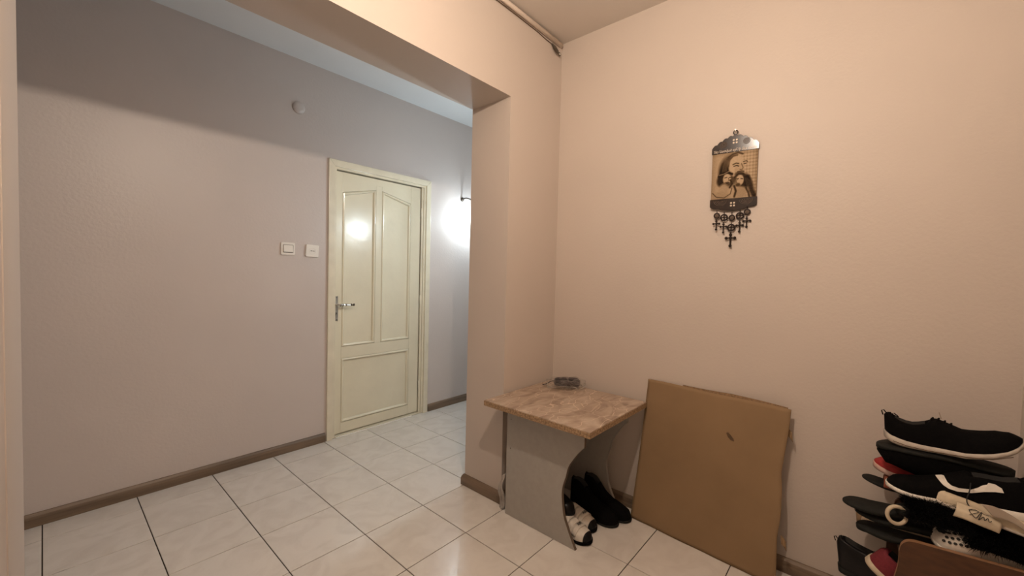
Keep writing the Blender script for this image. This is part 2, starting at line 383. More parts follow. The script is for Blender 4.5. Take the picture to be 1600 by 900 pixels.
b = bmesh.new(); tube(b, [(1.402, LY-.0065, .920), (1.402, LY-.003, .920)], .009, 14); tube(b, [(1.402, LY-.0065, .908), (1.402, LY-.003, .908)], .004, 8); dobj('keyhole', b, M['darkmetal'])
b = bmesh.new()
for z in (.872, 1.037):
    for dx in (-.008, .008): tube(b, [(1.402+dx, LY-.006, z), (1.402+dx, LY-.003, z)], .003, 8)
dobj('screws', b, M['darkmetal'])

# ---------------- wall fittings ----------------
def wall_map(cx, cz, y, rot=0):
    c, s = math.cos(rot), math.sin(rot)
    return lambda u, v, w_: (cx+u*c-v*s, y-w_, cz+u*s+v*c)
sw = empty('light_switch', (1.065, YA, 1.372), 'square white rocker light switch, left of the socket on far wall', 'switch')
mp = wall_map(0, 0, 0)
def rrect(w_, h_, r_, n=4):
    out = []
    for cx, cy, a0 in ((w_-r_, h_-r_, 0), (-w_+r_, h_-r_, 90), (-w_+r_, -h_+r_, 180), (w_-r_, -h_+r_, 270)):
        for k in range(n+1):
            a = math.radians(a0+90*k/n); out.append((cx+r_*math.cos(a), cy+r_*math.sin(a)))
    return out
b = bmesh.new(); prism(b, rrect(.043, .041, .007), mp, 0.0005, .010); obj('switch_plate', b, M['plastic'], sw, bevel=.002)
b = bmesh.new(); prism(b, rrect(.032, .026, .003), mp, .009, .011); obj('rocker_gap', b, M['edge'], sw)
b = bmesh.new(); P = [(-.030, -.023), (.030, -.023), (.030, .024), (-.030, .024)]
A = [b.verts.new(mp(u, v, .010)) for u, v in P]; B = [b.verts.new(mp(u*.96, v*.96, .018 if v < 0 else .013)) for u, v in P]
b.faces.new(A); b.faces.new(B)
for i in range(4): b.faces.new((A[i], A[(i+1) % 4], B[(i+1) % 4], B[i]))
obj('rocker', b, M['plastic'], sw, bevel=.001)
so = empty('wall_socket', (1.222, YA, 1.366), 'white power socket between light switch and cream door', 'socket')
mp = wall_map(0, 0, 0, -.05)
b = bmesh.new(); prism(b, rrect(.043, .042, .006), mp, 0.0005, .012); obj('socket_plate', b, M['plastic'], so, bevel=.003)
b = bmesh.new(); lathe(b, [(.0225, .0121), (.0225, .0135), (.0195, .0135), (.0185, .0122), (.001, .0122)], mp, 28); obj('socket_ring', b, M['plastic'], so)
b = bmesh.new()
for u in (-.0095, .0095): lathe(b, [(.0032, .0122), (.0032, .0137), (.0001, .0137)], lambda x, y, h, u=u: mp(x+u, y, h), 10)
bx(b, -.004, .004, -.0137, -.0122, -.0012, .0012)
obj('pin_holes', b, M['hole'], so)
b = bmesh.new(); lathe(b, [(.040, .0005), (.039, .008), (.033, .015), (.02, .019), (.001, .020)], wall_map(0, 0, 0), 32)
jc = obj('junction_cover', b, M['hall'], smooth=True); jc.location = (1.128, YA, 2.314)
tag(jc, 'round domed junction box cover high on far wall, painted over', 'junction box')

# ---------------- hall sconce ----------------
def bulb(parent, pos, rad, col, watts, name='bulb'):
    b = bmesh.new(); lathe(b, [(.001, -rad), (rad*.5, -rad*.87), (rad*.87, -rad*.5), (rad, 0), (rad*.87, rad*.5), (rad*.55, rad*1.05), (rad*.45, rad*1.3)], lambda x, y, h: (pos[0]+x, pos[1]+y, pos[2]+h), 16)
    em = mat(name+'_glow_'+parent.name, (1, 1, 1), .5, emit=col, estr=watts/(4*math.pi*math.pi*rad*rad))
    return obj(name, b, em, parent, smooth=True)
def sconce(pos, wall_y, sgn, watts, label):
    ax, az = pos[0]-.067, pos[2]+.19
    sn = empty('wall_sconce', (ax, wall_y, az), label, 'lamp')
    q = (pos[0]-ax, pos[1]-wall_y, pos[2]-az); e = sgn
    b = bmesh.new(); lathe(b, [(.020, .0005), (.020, .006), (.012, .014), (.001, .016)], lambda x, y, h: (x, e*h, y), 20); obj('mount', b, M['darkmetal'], sn, smooth=True)
    b = bmesh.new(); tube(b, catmull([(0, e*.012, 0), (q[0]*.3, q[1]*.35, .012), (q[0]*.75, q[1]*.8, -.02), (q[0], q[1], q[2]+.085)], 5), .0055, 8); obj('arm', b, M['darkmetal'], sn, smooth=True)
    b = bmesh.new(); tube(b, [(q[0], q[1], q[2]+.080), (q[0], q[1], q[2]+.034)], [.013, .016], 14); obj('lamp_holder', b, M['plastic'], sn)
    bulb(sn, q, .024, SCONCE_COL, watts)
sconce(SCONCE_POS, YA, -1, SCONCE_W, 'small wall lamp with bare glowing bulb right of the cream door')
sconce(SCONCE2_POS, YB2, 1, SCONCE2_W, 'matching wall lamp on the hidden hall side of the dividing wall')


# ---------------- room pendant (just above the frame) ----------------
pn = empty('pendant_lamp', (BULB_POS[0], BULB_POS[1], HC), 'short ceiling pendant with bare warm bulb, above the camera view', 'lamp')
b = bmesh.new(); lathe(b, [(.05, 0), (.048, -.012), (.012, -.03), (.001, -.031)], lambda x, y, h: (x, y, h-.0005), 24); obj('ceiling_rose', b, M['plastic'], pn, smooth=True)
b = bmesh.new(); zb = BULB_POS[2]-HC; tube(b, [(0, 0, -.03), (0, 0, zb+.10)], .003, 8); obj('cord', b, M['plastic'], pn)
b = bmesh.new(); tube(b, [(0, 0, zb+.10), (0, 0, zb+.042)], [.012, .018], 14); obj('lamp_holder', b, M['plastic'], pn)
bulb(pn, (0, 0, zb), .018, BULB_COL, BULB_W)

# ---------------- conduit with cable ----------------
cd = empty('cable_conduit', (2.0, YB, 2.6), 'painted round conduit with dark cable along ceiling edge above the opening', 'conduit')
b = bmesh.new(); tube(b, [(-2.03, -.014, .019), (-1.2, -.014, .017), (-.6, -.013, .018), (.045, -.014, .012)], .0125, 12); obj('conduit_pipe', b, M['pipe'], cd, smooth=True)
pts = [(x, -.005-.002*math.sin(x*9), -.006-.004*math.sin(x*5)-(0.006 if x > -.15 else 0)) for x in np.linspace(-2.03, -.03, 30)]
b = bmesh.new(); tube(b, pts, .0024, 6); obj('cable', b, M['tear'], cd, smooth=True)
b = bmesh.new()
tube(b, [(-.05, -.012, -.016), (-.03, -.014, -.026)], [.004, .009], 10); tube(b, [(-.03, -.014, -.026), (-.002, -.016, -.044)], .0105, 12)
tube(b, [(-.002, -.016, -.044), (.006, -.017, -.049)], .0075, 12)
obj('connector', b, M['darkmetal'], cd)
b = bmesh.new()
tube(b, [(.018+.010*math.cos(a), -.018, -.050+.008*math.sin(a)) for a in np.linspace(0, 2*math.pi, 14)[:-1]], .0035, 6, closed=True)
obj('connector_ring', b, M['darkmetal'], cd, smooth=True)
b = bmesh.new(); tube(b, [(.014, -.019, -.050), (.021, -.020, -.051)], .005, 8); obj('connector_pin', b, M['whitesole'], cd)

# ---------------- icon plaque ----------------
ic = empty('icon_plaque', (XR-.0055, .469, 1.714), 'dark bronze wall plaque with sepia picture of three bearded heads and hanging crosses', 'plaque')
im = lambda u, v, w_: (-w_-.004, -u, v)        # u to the right in the picture, w out of the wall
HW = .095
top = []
for k in range(9):                              # scalloped top edge
    t0, t1 = -1+2*k/9, -1+2*(k+1)/9
    z0 = .130+.048*(1-abs(t0)**1.6); z1 = .130+.048*(1-abs(t1)**1.6)
    for q in np.linspace(0, 1, 5)[(0 if k == 0 else 1):]:
        top.append((HW*(t0+(t1-t0)*q), z0+(z1-z0)*q+.006*math.sin(math.pi*q)))
b = bmesh.new(); prism(b, [(-HW, .104), (HW, .104)]+top[::-1], im, 0, .007); obj('top_panel', b, M['icon'], ic, bevel=.0012)
bot = [(-HW, -.104), (-HW, -.138), (-.085, -.146), (-.06, -.147), (-.045, -.155), (0, -.160), (.045, -.155), (.06, -.147), (.085, -.146), (HW, -.138), (HW, -.104)]
b = bmesh.new(); prism(b, bot, im, 0, .007); obj('bottom_panel', b, M['icon'], ic, bevel=.0012)
b = bmesh.new(); prism(b, [(-.092, -.1045), (.092, -.1045), (.092, .1045), (-.092, .1045)], im, 0, .005); obj('picture_board', b, M['tan'], ic)
# flat sepia print
NU, NV = 110, 124
def sm(x): return np.clip(x, 0, 1)
def paint():
    u = np.linspace(0, 1, NU+1)[:, None]; v = np.linspace(0, 1, NV+1)[None, :]
    val = np.full((NU+1, NV+1), .74) + .06*np.sin(v*90)*(u > .6) + .05*np.sin(u*95)*(u > .65)
    val = val - .12*sm((abs(u-.5)-.38)*8) - .1*sm((.08-v)*12)
    rs = np.random.RandomState(3)
    def el(cx, cy, rx, ry, val_, soft=.12, rot=0, a=1.0):
        nonlocal val
        c, s = math.cos(rot), math.sin(rot); X = (u-cx)*c+(v-cy)*s; Y = -(u-cx)*s+(v-cy)*c
        d_ = np.sqrt((X/rx)**2+(Y/ry)**2); m_ = sm((1-d_)/soft)*a; val = val*(1-m_)+val_*m_
    def st(pts, wd, val_, a=1.0):
        nonlocal val
        dm = np.full(val.shape, 9.)
        for (ax, ay), (bx_, by) in zip(pts, pts[1:]):
            L2 = (bx_-ax)**2+(by-ay)**2+1e-9
            t = np.clip(((u-ax)*(bx_-ax)+(v-ay)*(by-ay))/L2, 0, 1)
            dm = np.minimum(dm, np.hypot(u-ax-t*(bx_-ax), v-ay-t*(by-ay)))
        m_ = sm(1.5-dm/wd)*a; val = val*(1-m_)+val_*m_
    # large head in profile behind
    el(.40, .40, .29, .40, .30, .3); el(.28, .50, .15, .34, .12, .4)
    el(.55, .30, .19, .27, .80, .2); el(.62, .40, .13, .16, .74, .3)
    st([(.36,.10),(.46,.04),(.58,.02),(.68,.06)], .018, .28); st([(.37,.3),(.38,.16),(.47,.08),(.56,.07)], .02, .35)
    st([(.47,.27),(.54,.245),(.6,.26)], .012, .25); st([(.49,.31),(.55,.295),(.6,.315)], .01, .15)
    st([(.70,.235),(.76,.22),(.79,.24)], .01, .3); st([(.71,.28),(.76,.275)], .009, .2)
    st([(.66,.27),(.70,.36),(.68,.395),(.63,.39)], .009, .4)
    el(.62, .49, .13, .075, .34, .4); st([(.58,.435),(.66,.425),(.72,.44)], .012, .3)
    for k in range(9): st([(.30+.012*k,.12+.01*k),(.24+.012*k,.3),(.22+.015*k,.55)], .004, .55, .5)
    # left head with crown
    el(.22, .60, .13, .16, .16, .4); el(.35, .57, .105, .135, .78, .25); el(.34, .68, .09, .06, .28, .5); el(.28, .80, .14, .16, .70, .4); el(.2, .96, .26, .14, .66, .3)
    st([(.16,.50),(.24,.44),(.36,.42),(.46,.47)], .026, .12); st([(.17,.47),(.28,.45),(.4,.40),(.46,.44)], .008, .6)
    st([(.30,.54),(.35,.53)], .009, .15); st([(.40,.54),(.44,.545)], .009, .15); st([(.38,.55),(.40,.61),(.37,.62)], .007, .35); st([(.34,.655),(.40,.65)], .008, .1)
    st([(.43,.6),(.47,.68),(.42,.76)], .02, .2); st([(.03,.86),(.12,.95),(.3,.98),(.44,.9),(.47,.78)], .010, .3)
    # right head
    el(.74, .66, .17, .20, .15, .4); el(.64, .62, .095, .13, .78, .25); el(.60, .72, .07, .055, .28, .5); el(.66, .88, .18, .15, .66, .4)
    st([(.52,.55),(.60,.48),(.70,.49),(.76,.54)], .02, .2); st([(.57,.59),(.61,.585)], .009, .15); st([(.66,.59),(.70,.60)], .009, .15); st([(.58,.60),(.555,.66),(.58,.67)], .007, .35)
    st([(.80,.58),(.87,.72),(.90,.86),(.96,.97)], .05, .12); st([(.52,.74),(.56,.85),(.53,.97)], .022, .2); st([(.78,.8),(.84,.92),(.86,1.0)], .02, .22)
    for k in range(6): st([(.74+.03*k,.56+.02*k),(.80+.025*k,.75),(.82+.03*k,.95)], .004, .5, .5)
    val = val + rs.normal(0, .025, val.shape)
    return np.clip(val, .03, .95)
val = paint()
b = bmesh.new(); grid(b, lambda s, t: im(-.0905+.181*s, .1035-.207*t, .0056), NU, NV)
pic = obj('picture', b, M['tan'], ic)
me = pic.data; ca = me.color_attributes.new('print', 'FLOAT_COLOR', 'POINT')
vv = val.reshape(-1); colr = np.stack([vv**1.9*.62, vv**2.1*.47, vv**2.4*.32, np.ones_like(vv)], 1)
ca.data.foreach_set('color', colr.astype(np.float32).ravel())
pm = mat('sepia_print', (1, 1, 1), .6, spec=.08); at = pm.node_tree.nodes.new('ShaderNodeVertexColor'); at.layer_name = 'print'
pm.node_tree.links.new(at.outputs[0], pm.node_tree.nodes['Principled BSDF'].inputs['Base Color']); me.materials.clear(); me.materials.append(pm)
# ornaments on the panels
ic.rotation_euler = (0, 0, .056)
RM = Matrix(((0, 0, -1, 0), (-1, 0, 0, 0), (0, 1, 0, 0), (0, 0, 0, 1)))   # text x -> -y, y -> z, z -> -x
t = text_mesh('\u054f\u0565\u0580 \u0531\u057d\u057f\u057e\u0561\u056e \u0585\u0580\u0570\u0576\u056b \u0574\u0565\u0580 \u057f\u0578\u0582\u0576\u0568', .0165, .0003, 'lettering', M['gold'], Matrix.Translation((-.0115, 0, .1135)) @ RM, ic)
tw = max(abs(v.co.y) for v in t.data.vertices)
for v in t.data.vertices: v.co.y *= .086/max(tw, 1e-4)
def rosette(u, v, rr):
    b = bmesh.new()
    for k, q in enumerate((1, .62, .3)):
        tube(b, [im(u+rr*q*math.cos(a), v+rr*q*math.sin(a), .0075) for a in np.linspace(0, 2*math.pi, 17)[:-1]], .0012, 5, closed=True)
    for a in np.linspace(0, 2*math.pi, 9)[:-1]: tube(b, [im(u+rr*.3*math.cos(a), v+rr*.3*math.sin(a), .0075), im(u+rr*math.cos(a+.5), v+rr*math.sin(a+.5), .0075)], .001, 4)
    obj('rosette', b, M['iconlight'], ic)
rosette(-.046, .143, .013); rosette(.046, .146, .013)
def fan(u0, s):
    b = bmesh.new()
    for q in (1, .75, .5, .25): tube(b, [im(u0+.026*q*math.cos(a)*s, -.112-.022*q*math.sin(a), .0075) for a in np.linspace(0, math.pi, 10)], .0013, 5)
    obj('shell_ornament', b, M['iconlight'], ic)
fan(-.052, 1); fan(.052, 1)
def petals(u, v, rr):
    b = bmesh.new()
    for a in (45, 135, 225, 315):
        a = math.radians(a); c = (u+rr*.62*math.cos(a), v+rr*.62*math.sin(a))
        prism(b, [(c[0]+rr*.30*math.cos(k), c[1]+rr*.30*math.sin(k)) for k in np.linspace(0, 2*math.pi, 9)[:-1]], im, .0066, .0074)
    obj('cross_cutout', b, M['gold'], ic)
petals(0, .152, .014); petals(0, -.131, .014)
# hook ring and nail
b = bmesh.new(); tube(b, [im(.009*math.cos(a), .192+.009*math.sin(a), .004) for a in np.linspace(0, 2*math.pi, 19)[:-1]], .0024, 6, closed=True); obj('ring', b, M['icon'], ic, smooth=True)
b = bmesh.new(); tube(b, [(-.0005, 0, .199), (-.016, 0, .2015)], .0018, 8); tube(b, [(-.016, 0, .2015), (-.0175, 0, .2017)], .004, 10); obj('nail', b, M['steel'], ic)
# pendants
def U(zx): return (zx-408)*.000228
def V(zy): return (1.915-(310+zy*.0889-204)*.00289)-1.714
SU = .000235
def link(u, v0, v1):
    b = bmesh.new(); tube(b, [im(u, v0, .003), im(u, v1, .003)], .0018, 6); return b
def disc(u, v, rr, pierced):
    b = bmesh.new()
    tube(b, [im(u+rr*.82*math.cos(a), v+rr*.82*math.sin(a), .003) for a in np.linspace(0, 2*math.pi, 21)[:-1]], rr*.2, 6, closed=True)
    if pierced:
        tube(b, [im(u-rr*.8, v, .003), im(u+rr*.8, v, .003)], rr*.13, 5); tube(b, [im(u, v-rr*.8, .003), im(u, v+rr*.8, .003)], rr*.13, 5)
        return obj('pierced_disc', b, M['icon_pendant'], ic)
    o = obj('medallion', b, M['icon_pendant'], ic)
    b = bmesh.new(); lathe(b, [(rr*.66, .0015), (rr*.62, .0035), (rr*.3, .0045), (.0002, .0045)], lambda x, y, h: im(u+x, v+y, h), 16)
    obj('medallion_centre', b, M['iconlight'], o); return o
def crossp(u, v, hh, hw):
    b = bmesh.new(); cy = v+hh*.18
    tube(b, [im(u, v-hh*.9, .003), im(u, v+hh, .003)], hh*.10, 6); tube(b, [im(u-hw*.9, cy, .003), im(u+hw*.9, cy, .003)], hh*.10, 6)
    for p in ((u, v-hh*.88), (u-hw*.86, cy), (u+hw*.86, cy), (u, v+hh*.62), (u, cy)):
        lathe(b, [(hh*.2, -.003+.0045), (hh*.21, .003), (hh*.14, .0055), (.0002, .006)], lambda x, y, h, p=p: im(p[0]+x, p[1]+y, h), 10)
    return obj('cross', b, M['icon_pendant'], ic)
for (dx, dy, rr, pc), (cx, cy, hh, hw) in [((128,285,58,0),(120,447,100,60)), ((262,325,70,1),(252,505,100,58)), ((405,335,58,0),None), ((545,310,72,1),(545,495,108,62)), ((668,250,58,0),(662,422,103,65))] if False else \
    [((128,285,58,0),(120,447,100,60)), ((262,325,70,1),(252,505,100,58)), ((545,310,72,1),(545,495,108,62)), ((668,250,58,0),(662,422,103,65)), ((398,510,74,1),(388,718,135,85))]:
    disc(U(dx), V(dy), rr*SU, pc); crossp(U((cx+dx)/2), V(cy), hh*SU*1.05, hw*SU)
    obj('link', link(U(dx), V(dy)+rr*SU*.8, V(dy)+rr*SU+.010), M['icon_pendant'], ic)
disc(U(403), V(335), 58*SU, 0); obj('link', link(U(403), V(335)+.012, V(335)+.026), M['icon_pendant'], ic)

# ---------------- small table ----------------
tb = empty('side_table', (1.745, 1.13, 0), 'small low table with brown marbled top and curved grey side panels in the corner', 'table')
TZ0, TZ1 = .574, .602
def trel(bm): bmesh.ops.translate(bm, verts=bm.verts[:], vec=Vector((-1.745, -1.13, 0))); return bm
b = bmesh.new(); bx(b, 1.456, 2.026, .822, 1.428, TZ0, TZ1)
obj('tabletop', trel(b), M['marble'], tb, bevel=.0015)
b = bmesh.new()
for (x0, x1, y0, y1) in ((1.4545, 1.4562, .8205, 1.4295), (1.456, 2.026, .8203, .8222)):
    bx(b, x0, x1, y0, y1, TZ0+.0005, TZ1-.004)
obj('edge_banding', trel(b), M['chip'], tb)
curve = catmull([(.906,.480),(.930,.455),(.953,.423),(.985,.37),(.998,.319),(1.013,.27),(1.017,.223),(1.005,.137),(.985,.09),(.965,.050),(.938,.001)], 4)
side = [(1.361, .001), (1.361, TZ0-.0003), (.906, TZ0-.0003)] + curve
def side_bm(x0, x1, pts):
    b = bmesh.new(); prism(b, pts, lambda u, v, w_: (w_, u, v), x0, x1); return trel(b)
obj('side_panel', side_bm(1.560, 1.575, side), M['panel'], tb)
obj('side_panel', side_bm(1.985, 2.000, side), M['panel'], tb)
def band(x0, x1):
    b = bmesh.new(); C2 = [(.906, TZ0-.0004)]+curve; pr_ = None
    for y, z in C2:
        cur = [b.verts.new((x, y-.0012, z)) for x in (x0-.0004, x1+.0004)]
        if pr_: b.faces.new((pr_[0], pr_[1], cur[1], cur[0]))
        pr_ = cur
    return trel(b)
obj('edge_strip', band(1.560, 1.575), M['edge'], tb); obj('edge_strip', band(1.985, 2.0), M['panel'], tb)
b = box(1.5755, 1.9845, 1.335, 1.350, .46, TZ0-.0005); obj('back_rail', trel(b), M['panel'], tb)
b = bmesh.new(); bx(b, 1.960, 1.9848, .905, .945, TZ0-.012, TZ0-.0005); bx(b, 1.976, 1.9848, .905, .945, TZ0-.038, TZ0-.012); obj('corner_bracket', trel(b), M['plastic'], tb, bevel=.002)
b = bmesh.new()
for y in (.915, .935): tube(b, [(1.9755, y, TZ0-.026), (1.9735, y, TZ0-.026)], .0035, 8)
obj('screw', trel(b), M['darkmetal'], tb)
b = bmesh.new()
b.free()
for z in (.50, .35):
    b = bmesh.new(); tube(b, [(1.5598, 1.335, z), (1.5592, 1.335, z)], .003, 8); obj('screw_cap', trel(b), M['darkmetal'], tb)

# plastic bag with dark folded cloth
b = bmesh.new()
def clothf(s, t):
    a = s*2*math.pi; L_ = (t-.5)*.135; prof = (1-abs(2*t-1)**5)**.5
    y = math.cos(a)*.034*prof*(1+.07*math.sin(3*a+2*t)); z = max(-.02, math.sin(a)*.021*prof*(1+.10*math.cos(2*a+3*t)))
    return (L_, y, z+.022+.002*math.sin(t*5))
grid(b, clothf, 28, 20)
bmesh.ops.remove_doubles(b, verts=b.verts[:], dist=1e-5)
cl = obj('folded_cloth', b, M['cloth'], smooth=True); cl.location = (1.955, 1.262, TZ1+.002); cl.scale = (1.15, 1.05, 1.3); cl.rotation_euler = (0, 0, -.85)
cl['label'] = 'dark grey folded cloth bundle inside the clear bag on the table'; cl['category'] = 'cloth'
b = bmesh.new(); tube(b, catmull([(-.055, .0, .030), (-.08, .012, .020), (-.105, .02, .006), (-.118, .028, .004)], 5), .0022, 6); obj('strap', b, M['cloth'], cl, smooth=True)
b = bmesh.new(); tube(b, catmull([(-.06, -.02, .038), (-.02, -.03, .040), (.03, -.026, .036), (.06, -.02, .033)], 5), .0022, 6); obj('seam_fold', b, M['black'], cl, smooth=True)
b = bmesh.new()
bmesh.ops.create_icosphere(b, subdivisions=4, radius=1)
for v in b.verts:
    p = v.co.copy(); n1 = noise.noise(p*2.1)*.30 + abs(noise.noise(p*3.6+Vector((3, 1, 0))))*.30
    rr = 1+n1
    v.co = Vector((p.x*.104*rr, p.y*.070*rr, max(.001, (p.z*.5+.35)*.062*rr)))
pb = obj('plastic_bag', b, M['film']); pb.location = (1.945, 1.265, TZ1+.0005); pb.rotation_euler = (0, 0, -.8)
M['fold_glint'] = mat('painted_film_glint', (0.75, 0.70, 0.64), 0.25, spec=.6, alpha=.55)  # pale tubes paint the glints along the creases of the clear film
rs_ = random.Random(4)
for k in range(9):
    a0 = rs_.uniform(0, 2*math.pi); da = rs_.uniform(.5, 1.1)
    pts_ = [(.112*math.cos(a0+da*q)*(1+.06*math.sin(q*7+k)), .073*math.sin(a0+da*q)*(1+.08*math.cos(q*6+k)), .004+.020*abs(math.sin(k+q*3))) for q in np.linspace(0, 1, 9)]
    bb = bmesh.new(); tube(bb, pts_, [.0004+.0013*math.sin(math.pi*q) for q in np.linspace(0, 1, 9)], 5); obj('fold_glint', bb, M['fold_glint'], pb, smooth=True)
tag(pb, 'crumpled clear plastic bag around dark cloth on the marbled table', 'bag')

# crumpled film hanging between pillar and table
b = bmesh.new()
grid(b, lambda s, t: (1.574+.010*math.sin(t*8)+.006*math.sin(s*9+t*5), 1.385+.030*s+.004*math.sin(t*11), .012+.20*t*(1-.15*s)), 8, 18)
fs = obj('grey_foil_scrap', b, mat('grey_foil', (.42, .38, .34), .35, noise_s=40, noise_amt=.3), smooth=True)
fs.modifiers.new('solid', 'SOLIDIFY').thickness = .0015
tag(fs, 'curled grey sheet tucked between pillar foot and table panel', 'sheet')
fs.location = (0, 0, -.0118)

# ---------------- cardboard ----------------
cb = empty('cardboard_sheet', (1.96, .54, 0), 'large flattened brown cardboard box leaning on the wall beside the table', 'cardboard')
Lft = [(0, .866), (.25, .853), (.486, .841), (.7125, .831)]
Rgt = [(0, .226), (.044, .224), (.192, .228), (.281, .220), (.367, .221), (.451, .228), (.523, .221), (.624, .211), (.709, .208)]
def cardf(s, t, dx=0):
    z = (.0015+t*(.711-.004*s+.002*math.sin(s*9)))
    yl, yr = lin(z, Lft), lin(z, Rgt); y = yl+(yr-yl)*s
    x = 1.914+.0765*y+.128*z + .004*math.sin(s*5+1)*math.sin(t*4) + .0035*noise.noise(Vector((s*4, t*4, dx*9))) + .006*max(0, s-.9)*10*math.sin(t*13)*.6
    x = min(x, 2.0665-.0035)
    return (x+dx-1.96, y-.54, z)
b = bmesh.new(); grid(b, cardf, 44, 44)
o = obj('front_sheet', b, M['card'], cb, smooth=True); sd = o.modifiers.new('solid', 'SOLIDIFY'); sd.thickness = .004; sd.offset = 0
o.data.materials.append(M['card_edge']); sd.material_offset_rim = 1
def back(s, t):
    x, y, z = cardf(.28+.70*s, t, .0)
    return (min(x+.012-.004*s, 2.0662-1.96), y, .001+(z-.001)*(1+.012*(1-abs(2*s-1.0))+.004))
b = bmesh.new(); grid(b, back, 30, 30)
o = obj('rear_sheet', b, M['card_edge'], cb, smooth=True); sd = o.modifiers.new('solid', 'SOLIDIFY'); sd.thickness = .004; sd.offset = 0
def cpt(y, z, off):
    return Vector((1.914+.0765*y+.128*z-off-1.96, y-.54, z))
# dark torn patch
b = bmesh.new(); pts = [(-.017,.012),(-.010,.017),(.004,.006),(.016,-.008),(.018,-.016),(.004,-.014),(-.008,-.004)]
A = [b.verts.new(cpt(.428-u, .537+v, .0005)) for u, v in pts]; B = [b.verts.new(cpt(.428-u*.9, .537+v*.9, .0068)) for u, v in pts]
b.faces.new(A); b.faces.new(B)
for i in range(len(pts)): b.faces.new((A[i], A[(i+1) % len(pts)], B[(i+1) % len(pts)], B[i]))
obj('torn_patch', b, M['tear'], cb)
for z, s in ((.60, 1), (.17, 1.2), (.0, 0)):
    if s:
        b = bmesh.new(); grid(b, lambda p, q: tuple(cpt(.214-.016*p*s+.004*q, z+.035*q-.022*p, -.006-.010*math.sin(p*2.5))), 5, 5)
        o = obj('torn_flap', b, M['card'], cb, smooth=True); o.modifiers.new('solid', 'SOLIDIFY').thickness = .0015

